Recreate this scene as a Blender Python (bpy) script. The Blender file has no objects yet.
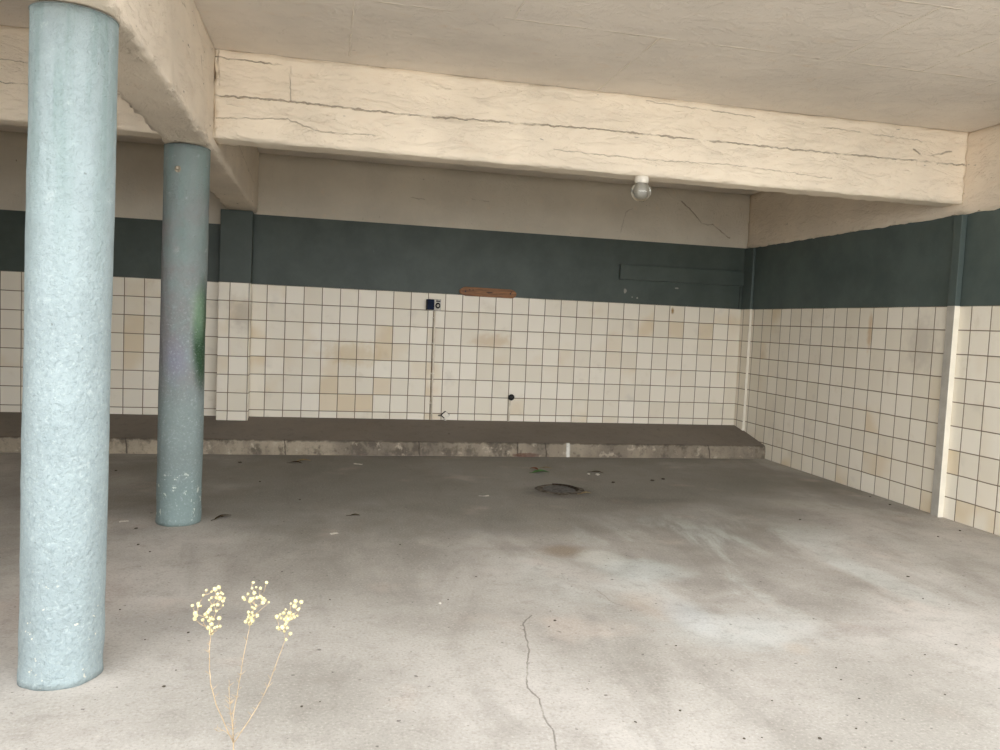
import bpy, bmesh, math, random
from mathutils import Vector, Matrix, noise
random.seed(7)
C = bpy.context.scene.collection
sc = bpy.context.scene
PI = math.pi

# ---------------------------------------------------------------- camera
CAM = Vector((-4.1841, -9.2489, 1.4714))
RX = Vector((0.9767494, -0.20967363, 0.0446942))
FW = Vector((0.21228257, 0.97504264, -0.0650228))
UP = RX.cross(FW); UP.normalize()
F = 796.43
cam = bpy.data.cameras.new('camera'); cam.sensor_width = 36; cam.lens = F/1000*36
cam.clip_start = 0.05; cam.clip_end = 200
co = bpy.data.objects.new('camera', cam); C.objects.link(co)
M = Matrix((RX, UP, -FW)).transposed().to_4x4(); M.translation = CAM
co.matrix_world = M; sc.camera = co

def ground(x, y, z=0.0):            # where a point seen in the photograph lies on the floor
    q = RX*(x-500)/F - UP*(y-375)/F + FW
    return CAM + q*((z-CAM.z)/q.z)
def atdepth(x, y, dist):            # a point at a given distance in front of the camera
    return CAM + (RX*(x-500)/F - UP*(y-375)/F + FW)*dist

# ---------------------------------------------------------------- dimensions (m)
R = 0.95; LW = -11.21; CEIL = 3.214
T = 0.2; DADO = 1.7827; BAND = 2.546
BX0, BX1, BZL = -5.284, -4.982, 2.561         # long beam over the columns
BY0, BY1, BZ = -3.505, -3.285, 2.629          # cross beam
PF, PZF, PZB = -0.737, 0.158, 0.306           # platform front, front height, back height
ROOF = -7.05

# ---------------------------------------------------------------- node helper
def lin(r, g, b):
    f = lambda c: (c/255/12.92) if c/255 <= .04045 else ((c/255+.055)/1.055)**2.4
    return (f(r), f(g), f(b), 1)

class Mat:
    def __init__(s, name, rough=.8, spec=.3):
        s.m = bpy.data.materials.new(name); s.m.use_nodes = True
        s.t = s.m.node_tree; s.n = s.t.nodes; s.l = s.t.links
        s.b = s.n['Principled BSDF']; s.b.inputs['Roughness'].default_value = rough
        s.b.inputs['Specular IOR Level'].default_value = spec
        s.P = s.n.new('ShaderNodeTexCoord').outputs['Object']
        s._s = None
    def put(s, sock, v):
        if hasattr(v, 'is_linked'): s.l.new(v, sock)
        else: sock.default_value = v
    def math(s, op, a, b=0, c=0, clamp=False):
        n = s.n.new('ShaderNodeMath'); n.operation = op; n.use_clamp = clamp
        for i, v in enumerate((a, b, c)): s.put(n.inputs[i], v)
        return n.outputs[0]
    def vm(s, op, a, b=None, sc_=None):
        n = s.n.new('ShaderNodeVectorMath'); n.operation = op; s.put(n.inputs[0], a)
        if b is not None: s.put(n.inputs[1], b)
        if sc_ is not None: s.put(n.inputs['Scale'], sc_)
        return n.outputs['Value'] if op in ('DOT_PRODUCT', 'LENGTH', 'DISTANCE') else n.outputs['Vector']
    def noise(s, scale, detail=3, rough=.55, vec=None, stretch=None, off=(0, 0, 0), dist=0):
        v = s.P if vec is None else vec
        if stretch: v = s.vm('MULTIPLY', v, stretch)
        if any(off): v = s.vm('ADD', v, off)
        n = s.n.new('ShaderNodeTexNoise'); s.l.new(v, n.inputs['Vector'])
        n.inputs['Scale'].default_value = scale; n.inputs['Detail'].default_value = detail
        n.inputs['Roughness'].default_value = rough; n.inputs['Distortion'].default_value = dist
        return n.outputs['Fac']
    def step(s, v, a, b):               # smooth 0..1 between a and b (a may exceed b)
        n = s.n.new('ShaderNodeMapRange'); n.interpolation_type = 'SMOOTHSTEP'
        s.put(n.inputs[0], v)
        if a <= b: n.inputs[1].default_value, n.inputs[2].default_value = a, b
        else:
            n.inputs[1].default_value, n.inputs[2].default_value = b, a
            n.inputs[3].default_value, n.inputs[4].default_value = 1, 0
        return n.outputs[0]
    def mix(s, f, a, b, mode='MIX'):
        n = s.n.new('ShaderNodeMix'); n.data_type = 'RGBA'; n.blend_type = mode
        s.put(n.inputs[0], f); s.put(n.inputs[6], a); s.put(n.inputs[7], b)
        return n.outputs[2]
    def xyz(s):
        if s._s is None:
            n = s.n.new('ShaderNodeSeparateXYZ'); s.l.new(s.P, n.inputs[0]); s._s = n.outputs
        return s._s
    def comb(s, x, y, z=0):
        n = s.n.new('ShaderNodeCombineXYZ')
        for i, v in enumerate((x, y, z)): s.put(n.inputs[i], v)
        return n.outputs[0]
    def mul(s, a, b): return s.math('MULTIPLY', a, b)
    def polydist(s, items, warp, wscale, plane):    # nearest of several polylines, each distance divided by its width
        n = s.n.new('ShaderNodeTexNoise'); s.l.new(s.P, n.inputs['Vector'])
        n.inputs['Scale'].default_value = wscale; n.inputs['Detail'].default_value = 4
        w = s.vm('SCALE', s.vm('SUBTRACT', n.outputs['Color'], (.5, .5, .5)), sc_=warp*2)
        v = s.vm('MULTIPLY', s.vm('ADD', s.P, w), plane); best = None
        for pts, wd in items:
            for a, b in zip(pts, pts[1:]):
                a, b = Vector(a), Vector(b); ab = b-a
                h = s.math('MULTIPLY', s.vm('DOT_PRODUCT', s.vm('SUBTRACT', v, tuple(a)), tuple(ab)), 1/max(ab.length_squared, 1e-9), clamp=True)
                k = s.math('DIVIDE', s.vm('DISTANCE', v, s.vm('ADD', s.vm('SCALE', tuple(ab), sc_=h), tuple(a))), wd)
                best = k if best is None else s.math('MINIMUM', best, k)
        return best
    def line(s, pts, width, warp=.02, wscale=12, plane=None):   # ragged crack along a polyline; 0..1
        v = s.P
        if plane: v = s.vm('MULTIPLY', v, plane)
        if warp:
            n = s.n.new('ShaderNodeTexNoise'); s.l.new(s.P, n.inputs['Vector'])
            n.inputs['Scale'].default_value = wscale; n.inputs['Detail'].default_value = 4
            w = s.vm('SCALE', s.vm('SUBTRACT', n.outputs['Color'], (.5, .5, .5)), sc_=warp*2)
            if plane: w = s.vm('MULTIPLY', w, plane)
            v = s.vm('ADD', v, w)
        d = None
        for a, b in zip(pts, pts[1:]):
            a, b = Vector(a), Vector(b); ab = b-a
            pa = s.vm('SUBTRACT', v, tuple(a))
            h = s.math('MULTIPLY', s.vm('DOT_PRODUCT', pa, tuple(ab)), 1/max(ab.length_squared, 1e-9), clamp=True)
            seg = s.vm('SCALE', tuple(ab), sc_=h)
            k = s.vm('DISTANCE', pa, seg)
            d = k if d is None else s.math('MINIMUM', d, k)
        return s.step(d, width, width*.3)
    def blob(s, c, rad, soft=.5, warp=.3, wscale=5):            # stain with a ragged rim, elliptical radius
        v = s.vm('DIVIDE', s.vm('SUBTRACT', s.P, c), rad)
        d = s.vm('LENGTH', v)
        d = s.math('ADD', d, s.mul(s.math('SUBTRACT', s.noise(wscale, 4, off=(c[0]*3, c[1], 1)), .5), warp*2))
        return s.step(d, 1, 1-soft)
    def bump(s, h, strength=.3, dist=.01, normal=None):
        n = s.n.new('ShaderNodeBump'); n.inputs['Strength'].default_value = strength
        n.inputs['Distance'].default_value = dist; s.put(n.inputs['Height'], h)
        if normal is not None: s.l.new(normal, n.inputs['Normal'])
        return n.outputs[0]
    def out(s, col=None, nrm=None, rough=None):
        if col is not None: s.put(s.b.inputs['Base Color'], col)
        if nrm is not None: s.l.new(nrm, s.b.inputs['Normal'])
        if rough is not None: s.put(s.b.inputs['Roughness'], rough)
        return s.m

def plain(name, col, rough=.6, spec=.3, var=.12, scale=30, metal=0):
    m = Mat(name, rough, spec); m.b.inputs['Metallic'].default_value = metal
    n = m.noise(scale, 4)
    dark = tuple(c*(1-var*2) for c in col[:3])+(1,); lite = tuple(min(1, c*(1+var)) for c in col[:3])+(1,)
    return m.out(m.mix(m.step(n, .3, .7), dark, lite), m.bump(n, .15, .003))

# ---------------------------------------------------------------- materials of the shell
CREAM = lin(236, 222, 202)
def cream(name, base=CREAM, cracks=(), rough_bump=.5, stretch=(1, 1, 1), marks=(), dirt=.5, seams=()):
    m = Mat(name, .75, .25)
    big = m.noise(1.3, 4, .6); med = m.noise(9, 5, .6, stretch=stretch); fine = m.noise(60, 4, .6, stretch=stretch)
    patch = m.noise(5, 6, .7, stretch=stretch, off=(9, 4, 2), dist=.6)
    c = m.mix(m.step(big, .3, .72), tuple(k*.86 for k in base[:3])+(1,), base)
    c = m.mix(m.mul(m.step(med, .55, .8), .35), c, lin(222, 200, 174))
    spots = m.mul(m.step(m.noise(22, 2, .5, off=(3, 8, 1), stretch=stretch), .73, .78), dirt)
    c = m.mix(spots, c, lin(96, 84, 70))
    h = m.math('ADD', m.mul(med, .7), m.mul(fine, .35))
    h = m.math('ADD', h, m.mul(m.step(patch, .47, .57), .4))
    h = m.math('ADD', h, m.mul(m.step(m.noise(17, 3, .6, off=(1, 7, 7), stretch=stretch), .6, .63), .25))
    if cracks:
        gap = m.step(m.noise(7, 3, off=(1, 3, 2)), .3, .55)
        for strong in (1, 0):
            grp = [q for q in cracks if (q[4] >= .7) == bool(strong)]
            if not grp: continue
            d = m.polydist([(q[0], q[1]*.75) for q in grp], .019, 18, grp[0][3])
            l = m.mul(m.mul(m.step(d, 1, .3), gap), (.72 if strong else .45))
            c = m.mix(m.mul(l, .8), c, lin(112, 94, 76)); h = m.math('SUBTRACT', h, m.mul(l, 1.5))
    if seams:
        d = m.polydist([(q[0], q[1]) for q in seams], .012, 14, seams[0][2])
        l = m.mul(m.step(d, 1, .3), m.step(m.noise(4, 3, off=(2, 2, 5)), .35, .6))
        c = m.mix(m.mul(l, .6), c, lin(250, 240, 222)); h = m.math('ADD', h, m.mul(l, 1.2))
    for ctr, rad, col, k in marks:
        c = m.mix(m.mul(m.blob(ctr, rad), k), c, col)
    return m.out(c, m.bump(h, rough_bump, .012))

def tile(name, axis, u0, z0=DADO, stains=()):
    m = Mat(name, .38, .4)
    x, y, z = m.xyz()
    wob = m.mul(m.math('SUBTRACT', m.noise(2.2, 2), .5), .010)
    u = {'x': m.math('SUBTRACT', x, u0), 'y': m.math('SUBTRACT', u0, y)}[axis]
    u = m.math('DIVIDE', m.math('ADD', u, wob), T)
    v = m.math('DIVIDE', m.math('ADD', m.math('SUBTRACT', z0, z), wob), T)
    du = m.math('ABSOLUTE', m.math('SUBTRACT', m.math('FRACT', m.math('ADD', u, .5)), .5))
    dv = m.math('ABSOLUTE', m.math('SUBTRACT', m.math('FRACT', m.math('ADD', v, .5)), .5))
    g = m.math('MINIMUM', du, dv)
    grout = m.step(g, .030, .015)
    wn = m.n.new('ShaderNodeTexWhiteNoise'); wn.noise_dimensions = '2D'
    m.l.new(m.comb(m.math('FLOOR', u), m.math('FLOOR', v)), wn.inputs['Vector'])
    c = m.mix(wn.outputs['Value'], lin(226, 218, 200), lin(238, 231, 216))
    wn2 = m.n.new('ShaderNodeTexWhiteNoise'); wn2.noise_dimensions = '2D'
    m.l.new(m.comb(m.math('FLOOR', v), m.math('FLOOR', u), 0), wn2.inputs['Vector'])
    area = m.mul(m.step(m.noise(1.1, 3, off=(4, 1, 0)), .45, .62), m.step(wn2.outputs['Value'], .45, .95))
    c = m.mix(m.mul(area, .75), c, lin(216, 196, 160))
    c = m.mix(m.mul(m.step(m.noise(4.5, 5, .65), .56, .8), .4), c, lin(196, 182, 156))
    c = m.mix(m.mul(m.step(m.noise(3, 3, off=(6, 6, 1)), .6, .8), .35), c, lin(176, 170, 160))
    for ctr, rad, col, k in stains: c = m.mix(m.mul(m.blob(ctr, rad, .8, .5, 14), k), c, col)
    gv = m.mix(m.noise(3, 3, off=(1, 5, 3)), lin(100, 86, 68), lin(150, 134, 112))
    c = m.mix(grout, c, gv)
    tilt = m.mul(m.math('SUBTRACT', wn.outputs['Value'], .5), .02)
    h = m.math('ADD', m.step(g, .012, .06), m.math('ADD', tilt, m.mul(m.noise(7, 2), .25)))
    r = m.math('ADD', .3, m.mul(m.noise(6, 3), .25))
    return m.out(c, m.bump(h, .35, .004), m.math('MAXIMUM', r, grout))

def band(name, cracks=(), ca=lin(63, 72, 67), cb=lin(75, 84, 78)):
    m = Mat(name, .5, .35)
    n = m.noise(2.2, 5, .65); f = m.noise(40, 4)
    c = m.mix(m.step(n, .3, .7), ca, cb)
    c = m.mix(m.mul(m.step(m.noise(12, 5, .7, off=(3, 3, 3)), .66, .74), .25), c, lin(110, 118, 112))
    for pts, w, plane in cracks: c = m.mix(m.line(pts, w, .003, 6, plane), c, lin(30, 36, 34))
    for ctr, rad in (((-.655, 0, 1.93), (.022, .2, .034)), ((-.494, 0, 1.853), (.018, .2, .016)), ((-.56, 0, 1.86), (.012, .2, .010)), ((.02, 0, 2.0), (.03, .2, .012))):
        c = m.mix(m.mul(m.blob(ctr, rad, .4, .6, 30), .8), c, lin(150, 148, 138))
    return m.out(c, m.bump(m.math('ADD', n, m.mul(f, .3)), .2, .006))

XZ = (1, 0, 1); YZ = (0, 1, 1); XY = (1, 1, 0)
def p2(*pp): return [(a, 0, b) for a, b in pp]
M_backup = cream('cream_back_wall', base=lin(210, 202, 186), rough_bump=.5, dirt=.9, cracks=[  # base greyed for grime, with the upper wall's shadow put in
    (p2((.02, 3.06), (.129, 2.992), (.303, 2.815), (.454, 2.809), (.693, 2.659)), .012, .02, XZ, .8),
    (p2((-.62, 2.93), (-.70, 2.88), (-.77, 2.55)), .008, .01, XZ, .35),
    (p2((-3.3, 2.86), (-3.15, 2.85)), .01, .02, XZ, .5), (p2((-2.6, 2.9), (-2.4, 2.88)), .01, .02, XZ, .5)])
M_sideup = cream('cream_side_wall', rough_bump=.8, dirt=.5, stretch=(1, .6, 1.4))
M_ceil = cream('cream_ceiling', base=lin(231, 222, 210), rough_bump=.7, dirt=.35, stretch=(.7, 1, 1), seams=[
    ([(-8, y, 0), (.95, y, 0)], .012, XY) for y in (-4.66, -5.555)] + [
    ([(x, ya, 0), (x, yb, 0)], .009, XY) for x, ya, yb in ((-4.1, -4.66, -3.5), (-2.3, -4.66, -3.5), (-1.12, -5.555, -4.66), (-.5, -5.555, -4.66), (.11, -4.66, -3.5), (-3.2, -5.55, -4.66))])
def bx(*pp): return [(a, 0, b) for a, b in pp]
M_cross = cream('cream_cross_beam', base=lin(243, 230, 209), rough_bump=.8, stretch=(.45, 1, 1.6), dirt=.45, cracks=[
    (bx((-5.0, 2.909), (-4.486, 2.92), (-3.737, 2.905), (-2.258, 2.939), (-.602, 2.934), (.95, 2.945)), .011, .016, XZ, .9),
    (bx((-5.0, 3.16), (-4.49, 3.153)), .008, .012, XZ, .7), (bx((-4.49, 3.17), (-4.486, 2.92)), .006, .006, XZ, .45),
    (bx((-4.96, 2.76), (-4.5, 2.80), (-4.3, 2.735), (-3.9, 2.74)), .006, .02, XZ, .5),
    (bx((-2.6, 2.76), (-1.9, 2.75), (-1.2, 2.77), (-.3, 2.74)), .005, .025, XZ, .4),
    (bx((.42, 3.03), (.5, 2.99), (.62, 3.0), (.78, 3.05)), .010, .03, XZ, .9),
    (bx((-1.9, 3.18), (-1.0, 3.15)), .006, .01, XZ, .5), (bx((-.4, 3.13), (.6, 3.10)), .006, .01, XZ, .5),
    (bx((-4.96, 3.2), (-4.95, 2.98)), .012, .03, XZ, .6),
    (bx((-9, 3.0), (-5.2, 3.0)), .006, .008, XZ, .6), (bx((-9, 2.858), (-5.2, 2.858)), .007, .008, XZ, .8)])
M_long = cream('cream_long_beam', base=lin(232, 219, 200), rough_bump=1.0, stretch=(1, .5, 1.5), dirt=.9, cracks=[
    ([(0, -4.05, 3.0), (0, -3.96, 2.9)], .016, .03, YZ, .9), ([(0, -4.35, 3.15), (0, -3.9, 3.06)], .007, .03, YZ, .6),
    ([(0, -5.2, 3.05), (0, -4.5, 3.08)], .006, .03, YZ, .5), ([(0, -2.6, 2.95), (0, -.5, 2.8)], .008, .03, YZ, .5)])
M_tileB = tile('tiles_back', 'x', -4.8599, stains=[((-.02, 0, 1.72), (.03, .3, .05), lin(150, 112, 40), .9), ((-2.3, 0, 1.25), (.35, .3, .12), lin(196, 160, 100), .4), ((-3.9, 0, 1.05), (.45, .3, .2), lin(200, 172, 112), .45), ((-2.98, 0, 1.0), (.03, .3, .62), lin(170, 140, 104), .4)])
M_tileB2 = tile('tiles_back_left', 'x', -4.8599-.072)
M_tileR = tile('tiles_right', 'y', -0.6838, stains=[((R, -2.45, 1.55), (.3, .05, .25), lin(190, 142, 66), .5), ((R, -3.15, 1.45), (.3, .25, .35), lin(158, 150, 140), .35)])
M_tileAddedL = tile('tiles_added_left', 'y', -0.6838)
M_tileP = tile('tiles_pier', 'x', -5.235, stains=[((-5.1, -.2, 1.45), (.2, .3, .25), lin(170, 158, 140), .5)])
M_band = band('dark_green_band', [(p2((.875, 2.07), (.872, 1.79)), .008, XZ)])
M_bandLit = band('dark_green_band_lit', (), lin(74, 85, 82), lin(87, 98, 94))  # same green paint lightened, putting the side walls' brighter light into the colour
M_white = plain('white_pier_paint', lin(232, 226, 210), .6, .3, .03, 9)

def concrete(name, kind):
    m = Mat(name, .85, .25)
    x, y, z = m.xyz()
    n1 = m.noise(.55, 5, .6, off=(3, 1, 0)); n2 = m.noise(3.2, 6, .65); n3 = m.noise(75, 4, .65); n4 = m.noise(160, 3, .6)
    if kind == 'floor':
        c = m.mix(m.step(n1, .3, .7), lin(168, 163, 154), lin(189, 183, 175))
        # oil-dark grime in irregular sheets all over the slab
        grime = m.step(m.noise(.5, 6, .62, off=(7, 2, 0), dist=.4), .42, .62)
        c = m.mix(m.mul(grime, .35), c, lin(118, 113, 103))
        # drain dirt spread wide, putting the back floor's shade into the colour
        back_shade = m.blob((-2.6, -1.9, 0), (5.2, 2.7, 3), .55, .55, 1.1)
        c = m.mix(m.mul(back_shade, .58), c, lin(92, 90, 81))
        # swept pale and dark streaks
        st = m.noise(1.6, 5, .62, stretch=(1.0, .32, 1), off=(2, 5, 1), dist=.7)
        zone = m.mul(m.blob((-1.6, -4.6, 0), (2.1, 1.6, 3), .8, .3, 2), 1)
        c = m.mix(m.mul(m.mul(m.step(st, .46, .6), zone), .7), c, lin(198, 200, 194))
        c = m.mix(m.mul(m.step(st, .5, .34), .30), c, lin(116, 110, 101))
        c = m.mix(m.mul(m.step(m.noise(1.9, 4, off=(8, 8, 8)), .58, .75), .22), c, lin(208, 186, 170))
        for px, py, rx, ry, col, k in ((566, 551, .22, .2, lin(140, 126, 108), .8), (560, 492, .42, .34, lin(72, 67, 62), .75), (545, 520, .25, .6, lin(150, 145, 134), .4),
                (650, 605, .22, .3, lin(186, 168, 152), .35), (690, 615, .18, .35, lin(196, 202, 204), .35), (640, 570, .4, .3, lin(196, 202, 198), .5), (600, 558, .2, .25, lin(205, 205, 196), .6),
                (740, 630, .5, .3, lin(204, 206, 202), .5), (60, 600, .4, .7, lin(150, 132, 122), .4), (795, 648, .1, .1, lin(184, 168, 150), .3), (180, 620, .5, .3, lin(140, 136, 130), .4), (640, 500, .6, .2, lin(96, 90, 82), .4), (870, 630, .5, .12, lin(150, 142, 134), .4)):
            p = ground(px, py); c = m.mix(m.mul(m.blob(tuple(p), (rx, ry, 3), .7, .35, 4), k), c, col)
        crack = [ground(*q) for q in ((532, 615), (523, 622), (527, 641), (529.5, 652), (527, 662), (527.6, 688), (540, 700), (544, 718), (553, 730), (556.5, 749), (560, 800))]
        crack = [(p.x, p.y, 0) for p in crack]
        l = m.mul(m.line(crack, .0055, .014, 14, XY), m.step(m.noise(6, 3, off=(5, 5, 5)), .25, .5))
        c = m.mix(m.mul(l, .7), c, lin(92, 86, 76))
        c2 = [ground(*q) for q in ((597, 590), (615, 604), (622, 606))]
        c = m.mix(m.mul(m.line([(p.x, p.y, 0) for p in c2], .005, .02, 14, XY), .35), c, lin(98, 90, 78))
        # dirt packed around the two column feet and the wall base
        sp = m.mul(m.step(m.noise(30, 2, .5, off=(1, 2, 3)), .70, .75), .6)
    else:
        c = m.mix(m.step(n1, .3, .7), lin(112, 104, 94), lin(128, 119, 108))
        riser = m.step(y, PF+.03, PF+.012)
        rc = m.mix(m.step(m.noise(1.5, 4, .6, stretch=(1, 1, .3), off=(1, 1, 1)), .35, .65), lin(128, 118, 104), lin(172, 160, 140))
        rc = m.mix(m.mul(m.step(m.noise(6, 5, .7, stretch=(1, 1, .8)), .48, .62), .75), rc, lin(84, 76, 66))
        rc = m.mix(m.mul(m.step(m.noise(9, 4, .7, off=(3, 1, 4)), .58, .68), .6), rc, lin(196, 184, 164))
        rc = m.mix(m.mul(m.step(m.math('ADD', z, m.mul(m.noise(14, 3), .06)), .165, .185), .7), rc, lin(70, 63, 54))
        for xx in (-6.138, -4.6, -3.2, -2.103, -1.78, .2):
            rc = m.mix(m.mul(m.line([(xx, 0, .18), (xx+.02, 0, 0)], .010, .02, 12, XZ), .8), rc, lin(62, 54, 46))
        rc = m.mix(m.line([(-1.512, 0, .17), (-1.507, 0, 0)], .030, .006, 30, XZ), rc, lin(222, 220, 212))
        rc = m.mix(m.mul(m.blob((-2.0, PF, .02), (.2, .2, .03), .5, .5, 12), .8), rc, lin(96, 62, 50))
        c = m.mix(riser, c, rc)
        sp = m.mul(m.step(m.noise(20, 2, .5, off=(1, 2, 3)), .72, .78), .5)
    mot = m.noise(11, 6, .72, off=(2, 9, 4), dist=.4)
    c = m.mix(m.mul(m.step(mot, .5, .3), .35), c, lin(88, 82, 74) if kind != 'floor' else lin(132, 126, 117))
    c = m.mix(m.mul(m.step(n2, .45, .75), .28), c, lin(122, 114, 104))
    c = m.mix(m.mul(m.step(n3, .5, .72), .38), c, lin(112, 105, 96))
    c = m.mix(m.mul(m.step(n3, .47, .28), .3), c, lin(214, 206, 196) if kind == 'floor' else lin(140, 130, 118))
    c = m.mix(sp, c, lin(62, 56, 49))
    h = m.math('ADD', m.mul(n2, .5), m.math('ADD', m.mul(n3, .4), m.mul(n4, .2)))
    return m.out(c, m.bump(h, .6, .008))
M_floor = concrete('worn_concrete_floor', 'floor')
M_plat = concrete('platform_concrete', 'platform')

def column_paint(name, base, second):
    m = Mat(name, .6, .3)
    x, y, z = m.xyz()
    n1 = m.noise(3, 5, .6); n2 = m.noise(16, 6, .7); n3 = m.noise(70, 4, .65); drip_shade = m.noise(14, 4, .6, stretch=(1, 1, .06))
    c = m.mix(m.step(n1, .32, .68), tuple(k*.88 for k in base[:3])+(1,), base)
    c = m.mix(m.mul(m.mul(m.step(drip_shade, .42, .66), m.step(z, 1.3, 2.4)), .65), c, lin(114, 134, 130))  # streaks strengthened to put the upper shaft's shade into the colour
    c = m.mix(m.mul(m.step(n2, .56, .72), .35), c, lin(126, 142, 146))
    c = m.mix(m.mul(m.step(n2, .42, .28), .3), c, lin(186, 196, 195))
    c = m.mix(m.mul(m.step(m.noise(34, 2, .5, off=(2, 1, 6)), .73, .77), .6), c, lin(92, 98, 96))
    if second:
        g = m.mul(m.step(m.noise(2.6, 5, .65, off=(4, 4, 9)), .38, .6), m.mul(m.step(z, .75, 1.15), m.step(z, 2.35, 1.95)))
        c = m.mix(m.mul(g, .8), c, lin(128, 123, 124))
        c = m.mix(m.mul(m.blob((-.02, -.14, 1.12), (.13, .2, .22), .9, .3, 5), .5), c, lin(122, 124, 146))
        c = m.mix(m.mul(m.blob((.135, -.05, 1.30), (.085, .14, .46), .55, .2, 4), .95), c, lin(30, 66, 32))
        c = m.mix(m.mul(m.blob((.12, -.09, 1.45), (.1, .1, .25), .9, .2, 4), .45), c, lin(150, 180, 150))
        chips = m.mul(m.step(m.noise(24, 3, .6, off=(5, 1, 1)), .62, .66), m.mul(m.step(z, .42, .3), m.step(z, .0, .03)))
        c = m.mix(chips, c, lin(205, 210, 200))
        c = m.mix(m.mul(m.step(z, .45, .2), .25), c, lin(112, 140, 138))
    else:
        c = m.mix(m.mul(m.step(m.noise(26, 3, .6, off=(5, 1, 1)), .66, .69), m.mul(m.step(z, .5, .3), .7)), c, lin(222, 216, 196))
    n5 = m.noise(62, 4, .7, off=(1, 1, 8))
    low = m.step(z, 2.1, 1.2)
    c = m.mix(m.mul(m.mul(m.step(n5, .52, .7), low), .42), c, lin(108, 122, 126))
    c = m.mix(m.mul(m.mul(m.step(n5, .46, .3), low), .35), c, lin(186, 195, 195))
    h = m.math('ADD', m.math('ADD', m.mul(n2, .6), m.mul(n5, .8)), m.mul(m.step(m.noise(48, 4, .7, off=(7, 7, 1)), .5, .6), .25))
    return m.out(c, m.bump(h, .7, .009))
M_col1 = column_paint('pale_blue_column_paint', lin(147, 160, 161), False)
M_col2 = column_paint('stained_blue_column_paint', lin(126, 138, 136), True)  # base darkened to put the rear column's weaker light into the colour

M_pshade = plain('shaded_pier_paint', lin(172, 167, 156), .6, .3, .06, 9)  # pier paint greyed for the side face, its shade put into the colour

# ---------------------------------------------------------------- mesh helpers
def link(name, bm, mats, parent=None, smooth=False, loc=None):
    me = bpy.data.meshes.new(name); bmesh.ops.recalc_face_normals(bm, faces=bm.faces); bm.to_mesh(me); bm.free()
    for m in (mats if isinstance(mats, (list, tuple)) else [mats]): me.materials.append(m)
    if smooth:
        for p in me.polygons: p.use_smooth = True
    o = bpy.data.objects.new(name, me); C.objects.link(o)
    if parent: o.parent = parent
    if loc is not None: o.location = loc
    return o
def tag(o, label=None, cat=None, group=None, kind=None):
    for k, v in (('label', label), ('category', cat), ('group', group), ('kind', kind)):
        if v: o[k] = v
    return o
def thing(name, label, cat, loc, group=None):
    o = bpy.data.objects.new(name, None); o.empty_display_size = .1; C.objects.link(o); o.location = loc
    return tag(o, label, cat, group)
def box(bm, x0, x1, y0, y1, z0, z1, mat=0):
    v = [bm.verts.new(p) for p in ((x0, y0, z0), (x1, y0, z0), (x1, y1, z0), (x0, y1, z0), (x0, y0, z1), (x1, y0, z1), (x1, y1, z1), (x0, y1, z1))]
    for f in ((0, 3, 2, 1), (4, 5, 6, 7), (0, 1, 5, 4), (1, 2, 6, 5), (2, 3, 7, 6), (3, 0, 4, 7)):
        bm.faces.new([v[i] for i in f]).material_index = mat
    return v
def bevel_all(bm, w, seg=2): bmesh.ops.bevel(bm, geom=list(bm.edges), offset=w, segments=seg, affect='EDGES', profile=.6)
def rough_box(x0, x1, y0, y1, z0, z1, step=.04, amp=.004, chip=.012, seed=0, keep=()):
    """a cast-in-place slab or beam: gridded box, wavy faces, chipped arrises; planes in keep stay flat"""
    bm = bmesh.new(); lo = (x0, y0, z0); hi = (x1, y1, z1)
    n = [max(1, round((hi[i]-lo[i])/step)) for i in range(3)]
    for ax in range(3):
        a, b = (ax+1) % 3, (ax+2) % 3
        for side in (0, 1):
            vs = {}
            for i in range(n[a]+1):
                for j in range(n[b]+1):
                    p = [0, 0, 0]; p[ax] = (lo, hi)[side][ax]
                    p[a] = lo[a]+(hi[a]-lo[a])*i/n[a]; p[b] = lo[b]+(hi[b]-lo[b])*j/n[b]
                    vs[i, j] = bm.verts.new(p)
            for i in range(n[a]):
                for j in range(n[b]):
                    f = [vs[i, j], vs[i+1, j], vs[i+1, j+1], vs[i, j+1]]
                    bm.faces.new(f if side else f[::-1])
    bmesh.ops.remove_doubles(bm, verts=bm.verts, dist=1e-4)
    for v in bm.verts:
        p = v.co.copy(); q = p*7+Vector((seed, seed*2, 0))
        d = noise.noise_vector(q)*amp
        near = sorted((min(p[i]-lo[i], hi[i]-p[i]), i) for i in range(3))
        if near[1][0] < 1e-4 and (p.z < hi[2]-1e-4 or seed in (3, 5)):                       # on an arris: knock bits off inward
            k = max(0, noise.noise(p*13+Vector((seed, 0, 5)))+.15)*chip
            for _, i in near[:2]:
                d[i] += k if p[i]-lo[i] < 1e-4 else -k
        for ax, side in keep:
            if abs(p[ax]-(lo, hi)[side][ax]) < 1e-4: d[ax] = 0
        v.co = p+d
    return bm
def tube(bm, pts, rad, seg=8, mat=0, cap=True):
    pts = [Vector(p) for p in pts]; rads = rad if isinstance(rad, (list, tuple)) else [rad]*len(pts)
    rings = []
    for i, p in enumerate(pts):
        d = (pts[min(i+1, len(pts)-1)]-pts[max(i-1, 0)]).normalized()
        a = d.cross(Vector((0, 0, 1)) if abs(d.z) < .9 else Vector((1, 0, 0))).normalized(); b = d.cross(a)
        rings.append([bm.verts.new(p+(a*math.cos(2*PI*k/seg)+b*math.sin(2*PI*k/seg))*rads[i]) for k in range(seg)])
    for r0, r1 in zip(rings, rings[1:]):
        for k in range(seg): bm.faces.new((r0[k], r0[(k+1) % seg], r1[(k+1) % seg], r1[k])).material_index = mat
    if cap: bm.faces.new(rings[0][::-1]).material_index = mat; bm.faces.new(rings[-1]).material_index = mat
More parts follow.
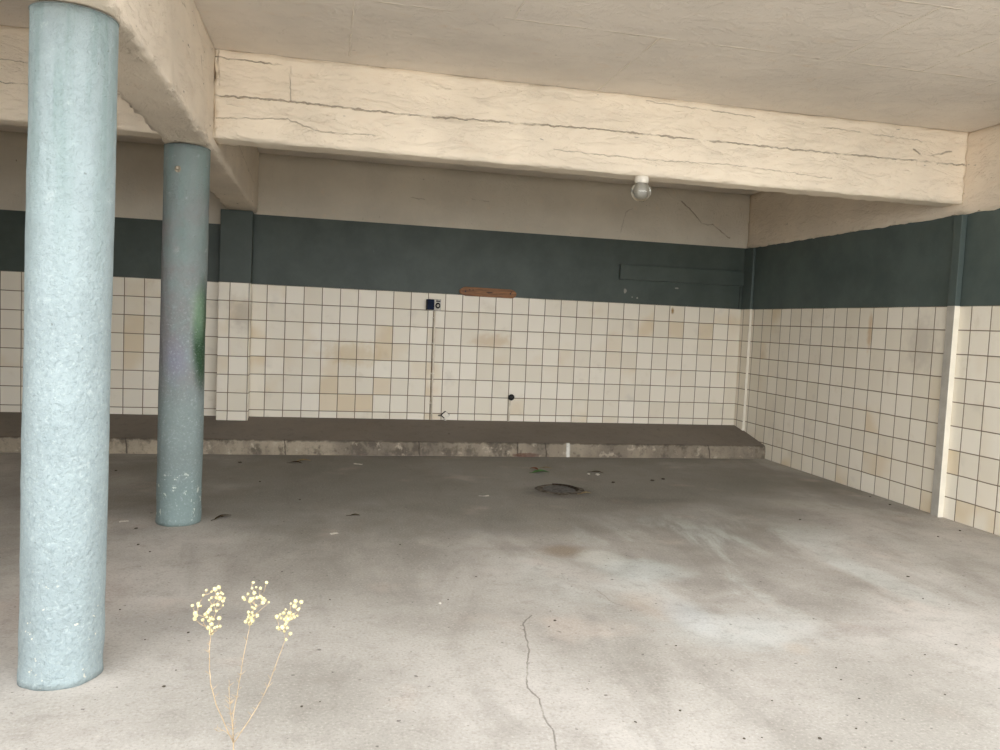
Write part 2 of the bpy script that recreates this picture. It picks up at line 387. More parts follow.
def lathe(bm, prof, seg=32, axis='z', mat=0):
    rings = []
    for r, h in prof:
        if r < 1e-6: rings.append([bm.verts.new((0, 0, h))]); continue
        rings.append([bm.verts.new((r*math.cos(2*PI*k/seg), r*math.sin(2*PI*k/seg), h)) for k in range(seg)])
    for a, b in zip(rings, rings[1:]):
        for k in range(seg):
            if len(a) == 1 and len(b) == 1: continue
            f = (a[0], b[(k+1) % seg], b[k]) if len(a) == 1 else (a[k], a[(k+1) % seg], b[0]) if len(b) == 1 else (a[k], a[(k+1) % seg], b[(k+1) % seg], b[k])
            bm.faces.new(f).material_index = mat
    if axis == 'y': bmesh.ops.rotate(bm, verts=bm.verts, cent=(0, 0, 0), matrix=Matrix.Rotation(PI/2, 3, 'X'))   # z -> -y

# ---------------------------------------------------------------- shell
S = dict(kind='structure')
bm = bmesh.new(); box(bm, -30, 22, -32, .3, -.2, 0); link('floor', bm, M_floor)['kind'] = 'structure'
bm = rough_box(LW-.25, R+.25, ROOF, .25, CEIL, CEIL+.22, .12, .002, 0, 3); link('ceiling', bm, M_ceil, smooth=True)['kind'] = 'structure'

# back wall: masonry core, tile dado, painted band
bm = rough_box(LW-.25, R+.25, 0, .25, 0, CEIL, .1, .003, 0, 5); w = link('wall_back', bm, M_backup, smooth=True); w['kind'] = 'structure'
for xa, xb, mt, top in ((LW, -5.2, M_tileB2, 2.412), (-5.2, R, M_tileB, BAND)):     # left bay, right bay
    bm = bmesh.new(); box(bm, xa, xb, -.012, -.001, PZB-.02, DADO); bevel_all(bm, .003, 1); link('tile_dado', bm, mt, w)
    bm = bmesh.new(); box(bm, xa, xb, -.006, -.001, DADO+.001, top); link('painted_band', bm, M_band, w)
def side_wall(name, xin, sgn, mt):
    xo = xin+sgn*.25
    bm = bmesh.new(); box(bm, min(xin, xo), max(xin, xo), ROOF, -.005, 0, CEIL); w = link(name, bm, M_sideup); w['kind'] = 'structure'
    a, b = sorted((xin, xin-sgn*.012)); bm = bmesh.new(); box(bm, a, b, ROOF+.02, -.013, .001, DADO); bevel_all(bm, .003, 1); link('tile_dado', bm, mt, w)
    a, b = sorted((xin, xin-sgn*.006)); bm = bmesh.new(); box(bm, a, b, ROOF+.02, -.007, DADO+.001, BAND); link('painted_band', bm, M_bandLit, w)
    # thick lumpy render over the band
    a, b = sorted((xin, xin-sgn*.016))
    bm = rough_box(a, b, ROOF+.02, -.007, BAND-.006, CEIL-.002, .05, .006, .02, 9)
    link('upper_plaster', bm, M_sideup, w, smooth=True)
side_wall('wall_right', R, 1, M_tileR); side_wall('added_wall_left', LW, -1, M_tileAddedL)  # the left wall is unseen, added for its effect on the light

# unseen wall added across the left bay's front to dim that bay
bm = bmesh.new(); box(bm, LW, -6.8, ROOF, ROOF+.2, 0, CEIL); link('added_wall_front', bm, M_sideup)['kind'] = 'structure'

# raised platform along the back
bm = bmesh.new(); n = 150; prev = None
prof = [(0.0, PZB), (-.35, PZB-.071), (PF+.03, PZF+.003), (PF+.008, PZF-.004), (PF, PZF-.02), (PF-.002, .08), (PF, 0.0), (0, 0.0)]
for i in range(n+1):
    x = LW+.013+(R-.026-LW)*i/n; ring = []
    for j, (y, z) in enumerate(prof):
        k = noise.noise(Vector((x*5, j*3.1, 0)))
        c = max(0, noise.noise(Vector((x*9, 4, 1)))-.15)*.05 if j in (3, 4) else 0
        ring.append(bm.verts.new((x, y-.014*(j in (0, 7))+(c+k*.004)*(j in (2, 3, 4, 5)), z-(c*.6-k*.003)*(j in (1, 2, 3)))))
    if prev:
        for j in range(len(prof)): bm.faces.new((prev[j], prev[(j+1) % len(prof)], ring[(j+1) % len(prof)], ring[j]))
    else: bm.faces.new(ring[::-1])
    prev = ring
bm.faces.new(prev)
tag(link('concrete_platform', bm, M_plat), 'low grey concrete platform with worn kerb edge along the tiled back wall', 'platform')

# beams
bm = rough_box(BX1, R-.0125, BY0, BY1, BZ, CEIL-.002, .03, .006, .022, 11)
for v in bm.verts: v.co.x = min(v.co.x, R-.017); v.co.x = max(v.co.x, BX1+.001)
tag(link('ceiling_beam', bm, M_cross, smooth=True), 'long cream cross beam with ragged crack, running from column beam to right wall', 'beam')
bm = rough_box(LW, BX0, BY0, BY1, BZ, CEIL-.002, .045, .004, .014, 15)
for v in bm.verts: v.co.x = min(v.co.x, BX0-.001); v.co.x = max(v.co.x, LW+.017)
tag(link('ceiling_beam', bm, M_cross, smooth=True), 'cream cross beam in the left bay, mostly hidden behind the front column', 'beam')
bm = rough_box(BX0, BX1, ROOF+.05, -.008, BZL, CEIL-.002, .03, .005, .026, 21)
tag(link('ceiling_beam', bm, M_long, smooth=True), 'deep cream beam carried on the two blue columns, running front to back', 'beam')

# piers
def pier(name, x0, x1, y0, y1, z0, z1, mats, pick, label, slope=False):
    bm = bmesh.new()
    for a, b, k in ((z0, DADO, 0), (DADO, z1, 1)):
        nb = bmesh.new(); box(nb, x0+(.003 if k else 0), x1, y0+(.003 if k else 0), y1, a, b); bevel_all(nb, .006, 2); 
        if slope and not k:
            for v in nb.verts:
                if v.co.z < a+.05: v.co.z += PZB+.2*v.co.y+.008-a
        me = bpy.data.meshes.new('t'); nb.to_mesh(me); nb.free()
        s0 = len(bm.faces); bm.from_mesh(me); bm.faces.ensure_lookup_table()
        bm.normal_update()
        for f in list(bm.faces)[s0:]: f.material_index = pick(f, k)
    o = link(name, bm, mats)
    return tag(o, label, 'pilaster')
pier('pilaster', -5.352, -5.02, -.178, -.0125, PZB, BZL-.004, [M_tileP, M_band], lambda f, k: k, 'tiled pilaster with dark green top on the back wall beneath the column beam', True)
pier('pilaster', R-.048, R-.0125, -.235, -.0125, PZB, BAND-.012, [M_tileR, M_white, M_bandLit], lambda f, k: 2 if k else (1 if f.normal.y < -.5 else 0), 'thin corner pilaster with white edge where back and right walls meet', True)
pier('pilaster', R-.068, R-.0125, -3.562, -3.475, .001, BAND-.012, [M_white, M_bandLit, M_pshade], lambda f, k: 1 if k else (2 if f.normal.x < -.5 else 0), 'narrow white painted pilaster on right wall under the cross beam')
bm = bmesh.new(); box(bm, -.745, R-.05, -.05, -.0065, 2.068, 2.25); bevel_all(bm, .006, 2)
link('trim_1', bm, M_band)['kind'] = 'structure'

# ---------------------------------------------------------------- columns
def column(x, y, rad, mat, seed, lean, label):
    t = thing('column', label, 'column', (x, y, 0)); t.rotation_euler = (0, lean, 0); bm = bmesh.new(); prev = None; n = 56; rows = 100
    H = BZL-.012
    for j in range(rows+1):
        z = H*j/rows; ring = []
        for k in range(n):
            a = 2*PI*k/n; p = Vector((math.cos(a), math.sin(a), 0))
            d = .004*noise.noise(Vector((p.x*1.5, p.y*1.5, z*1.6+seed)))+.0018*noise.noise(Vector((p.x*5, p.y*5, z*9+seed)))
            if z < .25: d += (.25-z)*.05*noise.noise(Vector((p.x*2, p.y*2, seed+z*7)))+(.25-z)*.01
            ring.append(bm.verts.new(p*(rad+d)+Vector((0, 0, z))))
        if prev:
            for k in range(n): bm.faces.new((prev[k], prev[(k+1) % n], ring[(k+1) % n], ring[k]))
        else: bm.faces.new(ring[::-1])
        prev = ring
    bm.faces.new(prev); link('shaft', bm, mat, t, smooth=True)
    bm = bmesh.new(); lathe(bm, [(0, 0), (rad+.001, 0), (rad+.002, .004), (0, .009)], 48)
    link('capital_joint', bm, M_joint, t, loc=(0, 0, H))
    return t
M_joint = plain('dark_paint_joint', lin(112, 122, 120), .8)
c1 = column(-5.183, -5.872, .150, M_col1, 1, .0105, 'front column, bright pale blue, standing nearest on the left')
c2 = column(-5.162, -3.462, .146, M_col2, 8, .0055, 'rear column, grey-blue with dark green stain, behind the front column')
M_steel = plain('dull_steel', lin(150, 140, 122), .45, .5, .2, 40, .7)
bm = bmesh.new(); lathe(bm, [(0, 0), (.022, 0), (.022, .005), (.009, .006), (.009, .03), (.014, .031), (.014, .044), (.009, .047), (0, .047)], 12, 'y')
link('bolt', bm, M_steel, c2, smooth=False, loc=(-.03, -.142, 2.385))

# ---------------------------------------------------------------- lamp on the beam
t = thing('ceiling_lamp', 'round glass globe lamp on a white holder under the cracked cross beam', 'lamp', (-1.885, -3.446, BZ))
M_porc = plain('white_porcelain', lin(232, 226, 212), .35, .5, .05)
bm = bmesh.new(); lathe(bm, [(0, .004), (.05, .004), (.053, -.002), (.053, -.040), (.048, -.048), (.02, -.05), (0, -.05)], 32); link('lamp_holder', bm, M_porc, t, smooth=True)
mg = Mat('clear_glass', .02, .5); mg.b.inputs['Transmission Weight'].default_value = 1; mg.b.inputs['IOR'].default_value = 1.45; mg.out((.95, .95, .93, 1))
GR = .076
outer = [(.040, -.046)]+[(GR*math.sin(a), -.112+GR*math.cos(a)) for a in [math.radians(32+k*148/18) for k in range(19)]]
outer[-1] = (0, outer[-1][1])
inner = [(max(0, r-.0025) if r else 0, -.112+(h+.112)*.966) for r, h in outer][::-1]
bm = bmesh.new(); lathe(bm, outer+inner, 36); bmesh.ops.remove_doubles(bm, verts=bm.verts, dist=1e-5); link('globe', bm, mg.m, t, smooth=True)
M_frost = plain('frosted_bulb', lin(226, 222, 212), .3, .5, .04)
bm = bmesh.new(); lathe(bm, [(.013, -.052), (.016, -.06), (.020, -.075), (.029, -.093), (.031, -.108), (.026, -.124), (.014, -.134), (0, -.137)], 24); link('bulb', bm, M_frost, t, smooth=True)

# ---------------------------------------------------------------- fittings on the back wall
WY = -.0125
M_grey = plain('grey_enamel', lin(196, 192, 182), .5); M_blue = plain('navy_plastic', lin(22, 34, 58), .7, .15); M_dark = plain('dark_plastic', lin(34, 33, 34), .5)
M_pale = plain('pale_pipe_paint', lin(228, 219, 202), .6, .3, .06, 14); M_brown = plain('rusty_pipe', lin(128, 104, 78), .8, .2, .2, 25)
t = thing('switch_box', 'small grey switch box with navy cover high on the tiled back wall', 'switch box', (-2.995, WY, 1.648)); t.scale = (.86, 1, 1)
bm = bmesh.new(); box(bm, -.088, .088, -.055, -.001, -.066, .066); bevel_all(bm, .008, 2); link('housing', bm, M_grey, t)
bm = bmesh.new(); box(bm, -.096, -.004, -.075, -.056, -.06, .06); bevel_all(bm, .01, 2); link('cover', bm, M_blue, t)
bm = bmesh.new(); box(bm, -.108, -.089, -.06, -.002, -.06, .06); bevel_all(bm, .004, 1); link('side_plate', bm, M_dark, t)
bm = bmesh.new(); lathe(bm, [(.014, 0), (.034, 0), (.034, .012), (.028, .018), (.02, .014), (.014, .006)], 24, 'y'); bmesh.ops.remove_doubles(bm, verts=bm.verts, dist=1e-5); k = link('dial_ring', bm, M_dark, t, smooth=True, loc=(.045, -.056, -.008))
bm = bmesh.new(); lathe(bm, [(0, 0), (.017, 0), (.017, .012), (.012, .017), (0, .018)], 20, 'y'); link('dial', bm, M_grey, t, smooth=True, loc=(.045, -.056, -.008))
bm = bmesh.new(); box(bm, .02, .078, -.06, -.0555, .036, .05); link('label_strip', bm, M_dark, t)
t = thing('conduit', 'thin pale conduit running down the tiles from the grey switch box', 'conduit', (-2.985, WY, 0))
bm = bmesh.new(); tube(bm, [(.005, -.012, 1.578), (.004, -.012, 1.2), (.006, -.013, .8), (.011, -.013, PZB)], .0095, 10); link('pipe', bm, M_pale, t, smooth=True)
bm = bmesh.new(); tube(bm, [(-.012, -.006, 1.578), (-.013, -.006, 1.1), (-.009, -.006, PZB)], .0036, 8); link('earth_wire', bm, M_brown, t, smooth=True)
for z in (.5, .85, 1.2, 1.5):
    bm = bmesh.new(); box(bm, -.022, .022, -.024, -.001, z-.008, z+.008); bevel_all(bm, .003, 1); link('clip', bm, M_pale, t)
t = thing('pipe_valve', 'white diamond-shaped valve at the foot of the tiles, right of the conduit', 'valve', (-2.815, WY, PZB-.003))
bm = bmesh.new(); tube(bm, [(.004, -.02, .0), (.004, -.02, .03)], .014, 12); link('stub', bm, M_porc, t, smooth=True)
bm = bmesh.new(); s = .050
for yy in (0,): box(bm, -s, s, -.022, -.001, -s, s)
bmesh.ops.rotate(bm, verts=bm.verts, cent=(0, 0, 0), matrix=Matrix.Rotation(PI/4, 3, 'Y')); bmesh.ops.scale(bm, verts=bm.verts, vec=(.85, 1, .72)); bevel_all(bm, .006, 2); link('body', bm, M_dark, t, loc=(0, 0, .062))
bm = bmesh.new(); s = .042; box(bm, -s, s, -.036, -.0225, -s, s)
bmesh.ops.rotate(bm, verts=bm.verts, cent=(0, 0, 0), matrix=Matrix.Rotation(PI/4, 3, 'Y')); bmesh.ops.scale(bm, verts=bm.verts, vec=(.8, 1, .72)); bevel_all(bm, .004, 2); link('face_plate', bm, M_porc, t, loc=(.006, 0, .062))
bm = bmesh.new(); tube(bm, [(-.055, -.03, .06), (-.085, -.03, .058)], [.012, .008], 10); link('spout', bm, M_steel, t, smooth=True)
t = thing('wall_tap', 'short pipe with round black knob low on the tiled back wall', 'tap', (-2.043, WY, PZB-.003))
bm = bmesh.new(); tube(bm, [(-.004, -.016, 0), (-.002, -.016, .14), (0, -.016, .265)], .011, 10); link('pipe', bm, M_pale, t, smooth=True)
bm = bmesh.new(); lathe(bm, [(0, 0), (.018, 0), (.02, .012), (.034, .02), (.038, .034), (.032, .05), (.016, .058), (0, .06)], 24, 'y'); link('knob', bm, M_dark, t, smooth=True, loc=(.012, -.001, .292))
# wooden board
mw = Mat('varnished_wood', .5, .35)
g = mw.noise(5, 5, .6, stretch=(1, 4, 9), dist=.5); c = mw.mix(mw.step(g, .3, .7), lin(108, 70, 36), lin(152, 102, 56))
c = mw.mix(mw.blob((.02, -.03, 0), (.05, .2, .014), .6, .4, 20), c, lin(70, 40, 20))
for sx in (-.22, -.18, .28): c = mw.mix(mw.blob((sx, -.03, .02), (.012, .2, .009), .5, .4, 20), c, lin(74, 44, 22))
M_wood = mw.out(c, mw.bump(g, .2, .004))
t = thing('wooden_board', 'brown wooden board with pointed ends fixed just above the tiles', 'board', (-2.366, -.0065, 1.822))
bm = bmesh.new(); hw, hh = .342, .054
out = [(-hw, 0), (-hw+.012, .022), (-hw+.05, hh-.006), (-hw+.08, hh), (hw-.06, hh-.006), (hw-.02, hh-.02), (hw, .008), (hw, -.02), (hw-.02, -hh+.01), (hw-.05, -hh), (-hw+.08, -hh+.002), (-hw+.045, -hh+.012), (-hw+.01, -.022)]
vs = [bm.verts.new((x, -.001, z)) for x, z in out]; f = bm.faces.new(vs)
e = bmesh.ops.extrude_face_region(bm, geom=[f]); bmesh.ops.translate(bm, verts=[v for v in e['geom'] if isinstance(v, bmesh.types.BMVert)], vec=(0, -.03, 0)); bevel_all(bm, .004, 2)
link('plank', bm, M_wood, t)
for sx in (-.27, .27):
    bm = bmesh.new(); lathe(bm, [(0, .0), (.009, .0), (.007, .004), (0, .0045)], 12, 'y'); link('screw', bm, M_dark, t, smooth=True, loc=(sx, -.0315, 0))

# ---------------------------------------------------------------- floor drain and litter
p = ground(560, 489.5); t = thing('floor_drain', 'sunken round drain cover clogged with dirt in the middle of the floor', 'drain', (p.x, p.y, 0))
M_rim = plain('dirty_concrete_rim', lin(98, 91, 82), .95, .1, .3, 18); M_iron = plain('dull_iron_cover', lin(96, 93, 90), .8, .2, .2, 22); M_soil = plain('dark_soil', lin(60, 53, 45), .95, .1, .3, 40)
bm = bmesh.new(); lathe(bm, [(.150, .001), (.162, .007), (.185, .008), (.225, .001)], 40)
for v in bm.verts: v.co *= 1+.12*noise.noise(v.co*9); v.co.z = max(.001, v.co.z)
link('rim', bm, M_rim, t, smooth=True)
bm = bmesh.new(); lathe(bm, [(0, .001), (.158, .001), (.158, .005), (.150, .007), (0, .007)], 40)
link('cover', bm, M_iron, t)
for k in range(5):
    bm = bmesh.new(); x = -.09+k*.045; L = math.sqrt(.12**2-x*x)
    box(bm, x-.006, x+.006, -L, L, .0075, .010); bevel_all(bm, .001, 1); link('slot_rib', bm, M_iron, t)
bm = bmesh.new(); prev = None
for k in range(25):                                            # crescent of packed dirt along the right rim
    a = math.radians(-50+k*150/24); w = .035*math.sin(PI*k/24)+.006
    ring = [bm.verts.new((rr*math.cos(a), rr*math.sin(a), hh)) for rr, hh in ((.172+.012*noise.noise(Vector((k*.7, 0, 0))), .012), (.166-w*.5, .022+.006*noise.noise(Vector((k, 1, 0)))), (.160-w, .0075))]
    if prev:
        for j in range(2): bm.faces.new((prev[j], prev[j+1], ring[j+1], ring[j]))
    prev = ring
link('packed_dirt', bm, M_soil, t, smooth=True)

def crumb_mesh(seed):
    bm = bmesh.new(); bmesh.ops.create_icosphere(bm, subdivisions=2, radius=1)
    for v in bm.verts: v.co *= 1+.5*noise.noise(v.co*1.4+Vector((seed, 0, 0))); v.co.z = v.co.z*.45+.38
    z = min(v.co.z for v in bm.verts)
    for v in bm.verts: v.co.z -= z
    return bm
M_crumb = plain('dark_dirt', lin(88, 80, 70), .95, .1, .25, 60)
crumbs = [(164, 687, 4), (176, 670.5, 2), (301.5, 707, 3), (320, 702, 2), (188, 633, 3), (282, 572, 2), (555, 621, 3.2), (549, 627, 2), (635, 722, 2), (676, 646, 2.4), (836, 668, 2.2), (841, 680, 2.2), (859, 699, 2.6), (772, 701, 2), (680, 711, 3), (636, 722.5, 2.4), (744, 739, 3), (820, 739, 4), (856, 729, 2.6), (956, 645, 2.4), (945, 695, 2.4), (925, 655, 2), (762, 738, 2), (908, 577, 3), (923, 599, 2), (960, 531, 2.6), (938, 537, 2.2), (476, 577, 2), (240, 463, 4), (136, 529, 4), (222, 517, 3), (116, 471, 3), (138, 545, 3), (260, 482, 2.4), (300, 500, 2.2), (150, 552, 2.4), (652, 481, 4), (663, 479.5, 4), (613, 483, 4), (400, 545, 2), (448, 600, 2), (330, 600, 2), (120, 610, 2.2), (145, 640, 2), (890, 505, 2.6), (870, 497, 2), (800, 520, 2.4)]
protos = [crumb_mesh(i*3.3) for i in range(4)]
meshes = []
for b in protos:
    me = bpy.data.meshes.new('dirt_crumb'); b.to_mesh(me); b.free(); me.materials.append(M_crumb); meshes.append(me)
for i, (px, py, s) in enumerate(crumbs):
    o = bpy.data.objects.new('dirt_crumb', meshes[i % 4]); C.objects.link(o); p = ground(px, py); o.location = (p.x, p.y, .0005)
    d = (p-CAM).dot(FW); r = s*.38*d/F; o.scale = (r*1.2, r*1.2, r); o.rotation_euler = (0, 0, random.random()*6)
    tag(o, 'small dark crumb of dirt lying loose on the grey concrete floor', 'dirt', 'dark dirt crumbs scattered over the floor')

def leaf(px, py, L, W, ang, mat, name, label, cat, curl=.3, veinm=None):
    p = ground(px, py); t = thing(name, label, cat, (p.x, p.y, .001)); t.rotation_euler = (0, 0, ang)
    bm = bmesh.new(); n = 10; rows = []
    for i in range(n+1):
        u = i/n; w = W*.5*math.sin(PI*min(1, u*.98+.02))**.8*(1-.25*u)+.0008
        x = (u-.5)*L; z = .004+curl*L*.25*math.sin(PI*u)+.003*noise.noise(Vector((u*4, px, 0)))
        rows.append([bm.verts.new((x, k*w, z+abs(k)*w*curl*1.2)) for k in (-1, -.5, 0, .5, 1)])
    for a, b in zip(rows, rows[1:]):
        for k in range(4): bm.faces.new((a[k], a[k+1], b[k+1], b[k]))
    o = link('blade', bm, mat, t, smooth=True); md = o.modifiers.new('thickness', 'SOLIDIFY'); md.thickness = .0012
    bm = bmesh.new(); tube(bm, [(-.5*L-.03, .004, .003), (-.5*L, 0, .006), (0, 0, .006+curl*L*.25), (.48*L, 0, .006)], [.0016, .0016, .0014, .0006], 6); link('stalk', bm, mat, t, smooth=True)
    return t
M_green = plain('green_leaf', lin(70, 118, 54), .5, .3, .2); M_rust = plain('rusty_leaf', lin(128, 74, 52), .8, .2, .25); M_tan = plain('dry_tan_leaf', lin(160, 140, 104), .85, .2, .2); M_brl = plain('dark_dry_leaf', lin(72, 60, 44), .9, .1, .25)
leaf(541, 473, .19, .075, .15, M_green, 'leaf', 'fresh green leaf lying just behind the floor drain', 'leaf')
leaf(534, 469.5, .11, .05, 2.2, M_rust, 'leaf', 'reddish brown leaf touching the green one behind the drain', 'leaf')
leaf(546, 468.8, .12, .03, -.2, M_tan, 'leaf', 'narrow tan leaf behind the green leaf near the platform', 'leaf')
leaf(304, 461.5, .15, .05, .3, M_tan, 'leaf', 'curled tan leaf near the platform, right of the rear column', 'leaf')
leaf(296, 463.3, .13, .04, -.3, M_brl, 'leaf', 'dark dry leaf beside the curled tan leaf near the platform', 'leaf')
leaf(355, 516, .07, .028, .1, M_brl, 'leaf', 'single dark leaf alone on bare floor right of rear column', 'leaf')
leaf(586, 494, .11, .035, .2, M_tan, 'leaf', 'pale dry leaf at the right rim of the drain', 'leaf')
leaf(597, 473, .13, .035, -.4, M_brl, 'leaf', 'dark curled leaf under white crumbs, right of the green leaf', 'leaf')
leaf(223, 518, .16, .035, .9, M_brl, 'leaf', 'dark shrivelled leaf at the foot of the rear column', 'leaf')
M_paper = plain('white_paper', lin(216, 210, 198), .8, .2, .06)
def scrap(px, py, L, W, ang, name, label, cat):
    p = ground(px, py); bm = bmesh.new(); n = 8; rows = []
    for i in range(n+1):
        u = i/n-.5; rows.append([bm.verts.new((u*L, k*W*.5*(1+.25*noise.noise(Vector((u*6, k, px)))), .004+.006*noise.noise(Vector((u*3, k, py))))) for k in (-1, 0, 1)])
    for a, b in zip(rows, rows[1:]):
        for k in range(2): bm.faces.new((a[k], a[k+1], b[k+1], b[k]))
    z = min(v.co.z for v in bm.verts)
    for v in bm.verts: v.co.z -= z-.002
    o = link(name, bm, M_paper, loc=(p.x, p.y, 0)); o.rotation_euler = (0, 0, ang); md = o.modifiers.new('thickness', 'SOLIDIFY'); md.thickness = .0015
    tag(o, label, cat)
scrap(484, 496.4, .088, .028, .1, 'paper_scrap', 'thin white paper strip on the floor left of the drain', 'paper')
scrap(358, 464.5, .085, .05, -.2, 'paper_scrap', 'greyish white scrap below the platform right of the tan leaf', 'paper')
scrap(334, 534, .05, .03, .4, 'paper_scrap', 'tiny pale scrap on bare floor in front of the dark leaf', 'paper')
scrap(124, 522, .06, .03, .4, 'paper_scrap', 'tiny pale scrap on the floor between the two blue columns', 'paper')
for q, (px, py, s, lab) in enumerate(((597.5, 475.6, .02, 'larger white crumb on the dark curled leaf right of the green leaf'), (588.5, 474.6, .014, 'smaller white crumb left of the larger one near the drain'), (440, 604, .008, 'tiny whitish crumb on bare floor left of the long floor crack'))):
    bm = crumb_mesh(20+q)
    for v in bm.verts: v.co *= s
    p = ground(px, py); o = link('plaster_crumb', bm, M_paper, loc=(p.x, p.y, .0005)); tag(o, lab, 'crumb')

# ---------------------------------------------------------------- dried weed in the foreground
M_stem = plain('straw_stem', lin(172, 152, 124), .8, .2, .12, 50); M_puff = plain('cream_blossom', lin(214, 203, 156), .9, .1, .08, 80)
root = ground(236, 797); D0 = (root-CAM).dot(FW)
weed = thing('dried_weed', 'dried weed with three cream flower clusters on thin straw stems, foreground left', 'plant', root)
def W(px, py, dz=0): return atdepth(px, py, D0+dz)-root
def poly(pts, n=4):                         # smooth a pixel polyline
    out = []
    P = [pts[0]]+list(pts)+[pts[-1]]
    for i in range(1, len(P)-2):
        for k in range(n):
            t_ = k/n; a, b, c, d = (Vector(P[i+j]) for j in (-1, 0, 1, 2))
            out.append(.5*((2*b)+(c-a)*t_+(2*a-5*b+4*c-d)*t_*t_+(3*b-a-3*c+d)*t_**3))
    out.append(Vector(P[-2])); return out
def stem(pix, r0, r1, twigs=0, name='stem'):
    r0, r1 = r0*.58, r1*.58; pts = poly([W(*q) for q in pix]); n = len(pts); bm = bmesh.new()
    for i, q in enumerate(pts[1:-1]): q += Vector((noise.noise(q*40), noise.noise(q*41+Vector((3, 0, 0))), 0))*.0022
    tube(bm, pts, [r0+(r1-r0)*i/(n-1) for i in range(n)], 7)
    for k in range(twigs):
        i = random.randrange(1, n-2); a = random.random()*6.28; L = random.uniform(.008, .022)
        d = Vector((math.cos(a)*.8, math.sin(a)*.8, .7))*L; tube(bm, [pts[i], pts[i]+d*.5, pts[i]+d], [.0009, .0008, .0004], 5)
    return link(name, bm, M_stem, weed, smooth=True)
main = stem([(236, 797), (234, 770), (233.5, 742)], .0046, .0038, 2)
s1 = stem([(233.5, 743), (222, 718, -.01), (212, 690, -.03), (209.5, 660, -.04), (210.5, 634, -.05)], .0032, .0020, 14)
s2 = stem([(233.5, 743), (233, 720, .03), (238, 690, .05), (243, 660, .06), (250, 624, .07)], .0030, .0018, 18)
s3 = stem([(233.5, 743), (248, 722, .02), (264, 695, .03), (276, 664, .03), (285.5, 640, .03)], .0030, .0018, 10)
s4 = stem([(233.5, 742), (231, 715, -.03), (229, 695, -.04), (229, 680, -.05)], .0026, .0010, 26)
s5 = stem([(232, 738, 0), (225, 731, -.01), (218, 731, -.02), (214, 728, -.02)], .0014, .0006, 4)
# one blossom: a tufted ball of bracts with a short calyx
bm = bmesh.new(); bmesh.ops.create_icosphere(bm, subdivisions=2, radius=.0062)
for v in bm.verts:
    k = 1+.28*noise.noise(v.co*700); v.co = Vector((v.co.x*k, v.co.y*k, v.co.z*k*1.05))
for k in range(14):
    a = k*2.4; z = 1-2*(k+.5)/14; r = math.sqrt(1-z*z); d = Vector((r*math.cos(a), r*math.sin(a), z)); tube(bm, [d*.005, d*.0082], [.0013, .0004], 4)
bmesh.ops.recalc_face_normals(bm, faces=bm.faces); bme = bpy.data.meshes.new('blossom'); bm.to_mesh(bme); bm.free(); bme.materials.append(M_puff)
for p_ in bme.polygons: p_.use_smooth = True
C1 = [(55, 0), (230, 80), (245, 72), (225, 75), (240, 100), (255, 95), (262, 100), (205, 125), (215, 115), (235, 115), (250, 118), (180, 105), (193, 84), (215, 90), (135, 148), (160, 140), (170, 150), (147, 180), (150, 190), (145, 203), (160, 150), (178, 208), (190, 185), (200, 175), (207, 165), (195, 195), (215, 150), (225, 145), (240, 145), (262, 147), (268, 117), (235, 170), (246, 200), (212, 200), (205, 210), (215, 225), (250, 235), (238, 236), (228, 240), (213, 262), (212, 252), (200, 240), (222, 205), (262, 128)][1:]
C2 = [(400, 72), (418, 76), (393, 95), (383, 76), (444, 52), (347, 115), (352, 122), (367, 100), (380, 122), (375, 130), (390, 118), (405, 115), (418, 112), (430, 120), (437, 125), (428, 135), (453, 134), (400, 148), (395, 160), (385, 155), (368, 175), (383, 178), (388, 190), (405, 190), (372, 185), (378, 202), (370, 195), (357, 215), (363, 205), (375, 222), (385, 210), (388, 52)]
C3 = [(565, 130), (588, 133), (545, 140), (560, 150), (575, 165), (580, 160), (572, 190), (560, 195), (548, 190), (555, 185), (523, 165), (515, 180), (500, 185), (487, 195), (505, 200), (520, 205), (528, 215), (535, 205), (545, 200), (490, 240), (495, 245), (510, 238), (523, 225), (530, 240), (543, 265), (525, 290), (518, 255), (540, 180), (528, 195)]
rest = []
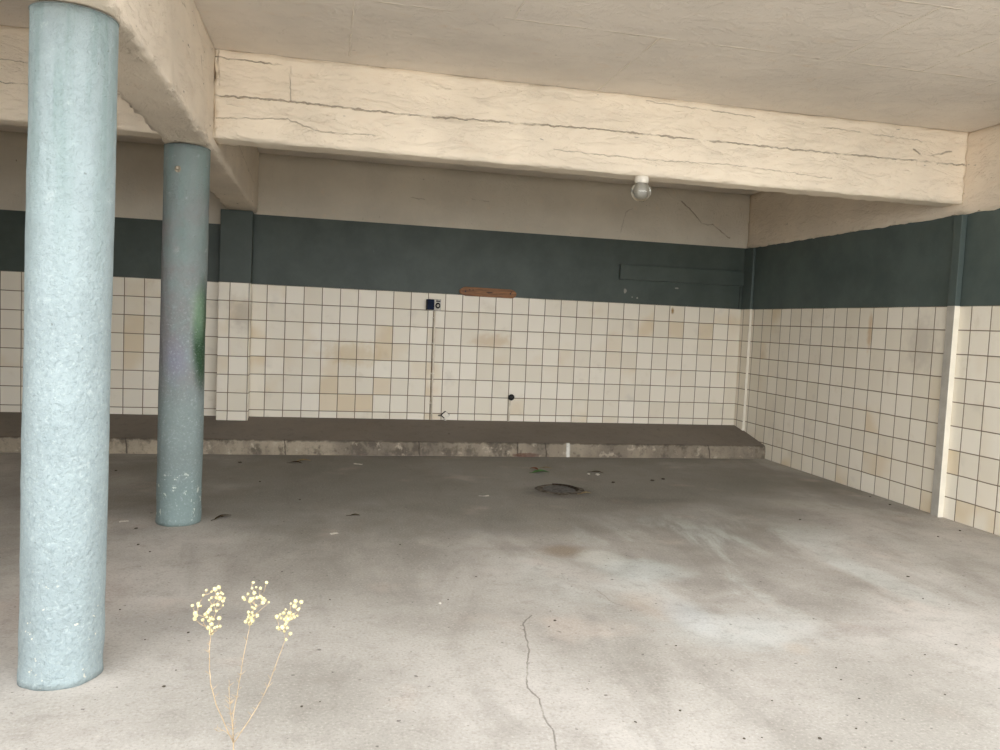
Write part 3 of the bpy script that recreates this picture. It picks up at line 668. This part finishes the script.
def cluster(stemo, spots, base, dz):
    bm = bmesh.new(); b0 = Vector(W(base[0], base[1], dz)); pos = []; spots = random.sample(spots, len(spots))
    for (ix, iy) in spots:
        px, py = 160+ix/4.165, 570+iy/4.165
        q = Vector(W(px, py, dz+random.uniform(-.028, .028))); pos.append(q)
    for q in pos:
        below = [o for o in pos if o.z < q.z-.006] + [b0]
        a = min(below, key=lambda o: (o-q).length+.3*(o-b0).length); m_ = (a+q)*.5+Vector((random.uniform(-.003, .003), 0, -.003))
        tube(bm, [a, m_, q], [.0012, .001, .0008], 5)
    link('flower_stalks', bm, M_stem, stemo, smooth=True)
    for q in pos[32:]: rest.append(q)
    for q in pos[:32]:
        o = bpy.data.objects.new('blossom', bme); C.objects.link(o); o.parent = stemo; o.location = q
        s = random.uniform(.5, 1.1); o.scale = (s, s, s); o.rotation_euler = (random.random()*3, random.random()*3, random.random()*6)
cluster(s1, C1, (210.5, 634), -.05); cluster(s2, C2, (250, 624), .07); cluster(s3, C3, (285.5, 640), .03)

bm = bmesh.new()
for q in rest:                              # the remaining tiny blossoms
    n0 = len(bm.verts); bm.from_mesh(bme); bm.verts.ensure_lookup_table(); k = random.uniform(.5, .8)
    for v in list(bm.verts)[n0:]: v.co = v.co*k+q
link('blossom', bm, M_puff, weed, smooth=True)['kind'] = 'stuff'
# ---------------------------------------------------------------- light: overcast sky over the forecourt
wd = bpy.data.worlds.new('overcast_sky'); sc.world = wd; wd.use_nodes = True
nt = wd.node_tree; bg = nt.nodes['Background']
tc = nt.nodes.new('ShaderNodeTexCoord'); sep = nt.nodes.new('ShaderNodeSeparateXYZ'); nt.links.new(tc.outputs['Generated'], sep.inputs[0])
rp = nt.nodes.new('ShaderNodeValToRGB'); nt.links.new(sep.outputs['Z'], rp.inputs[0])
rp.color_ramp.elements[0].color = (1.22, 1.24, 1.26, 1); rp.color_ramp.elements[1].color = (.9, .92, .95, 1)
nt.links.new(rp.outputs['Color'], bg.inputs['Color']); bg.inputs['Strength'].default_value = 4.1
vs_ = sc.view_settings; vs_.view_transform = 'Standard'; vs_.look = 'None'; vs_.gamma = 1; vs_.use_curve_mapping = False; vs_.exposure = 0.0
sc.cycles.max_bounces = 16; sc.cycles.diffuse_bounces = 10; sc.cycles.transmission_bounces = 10
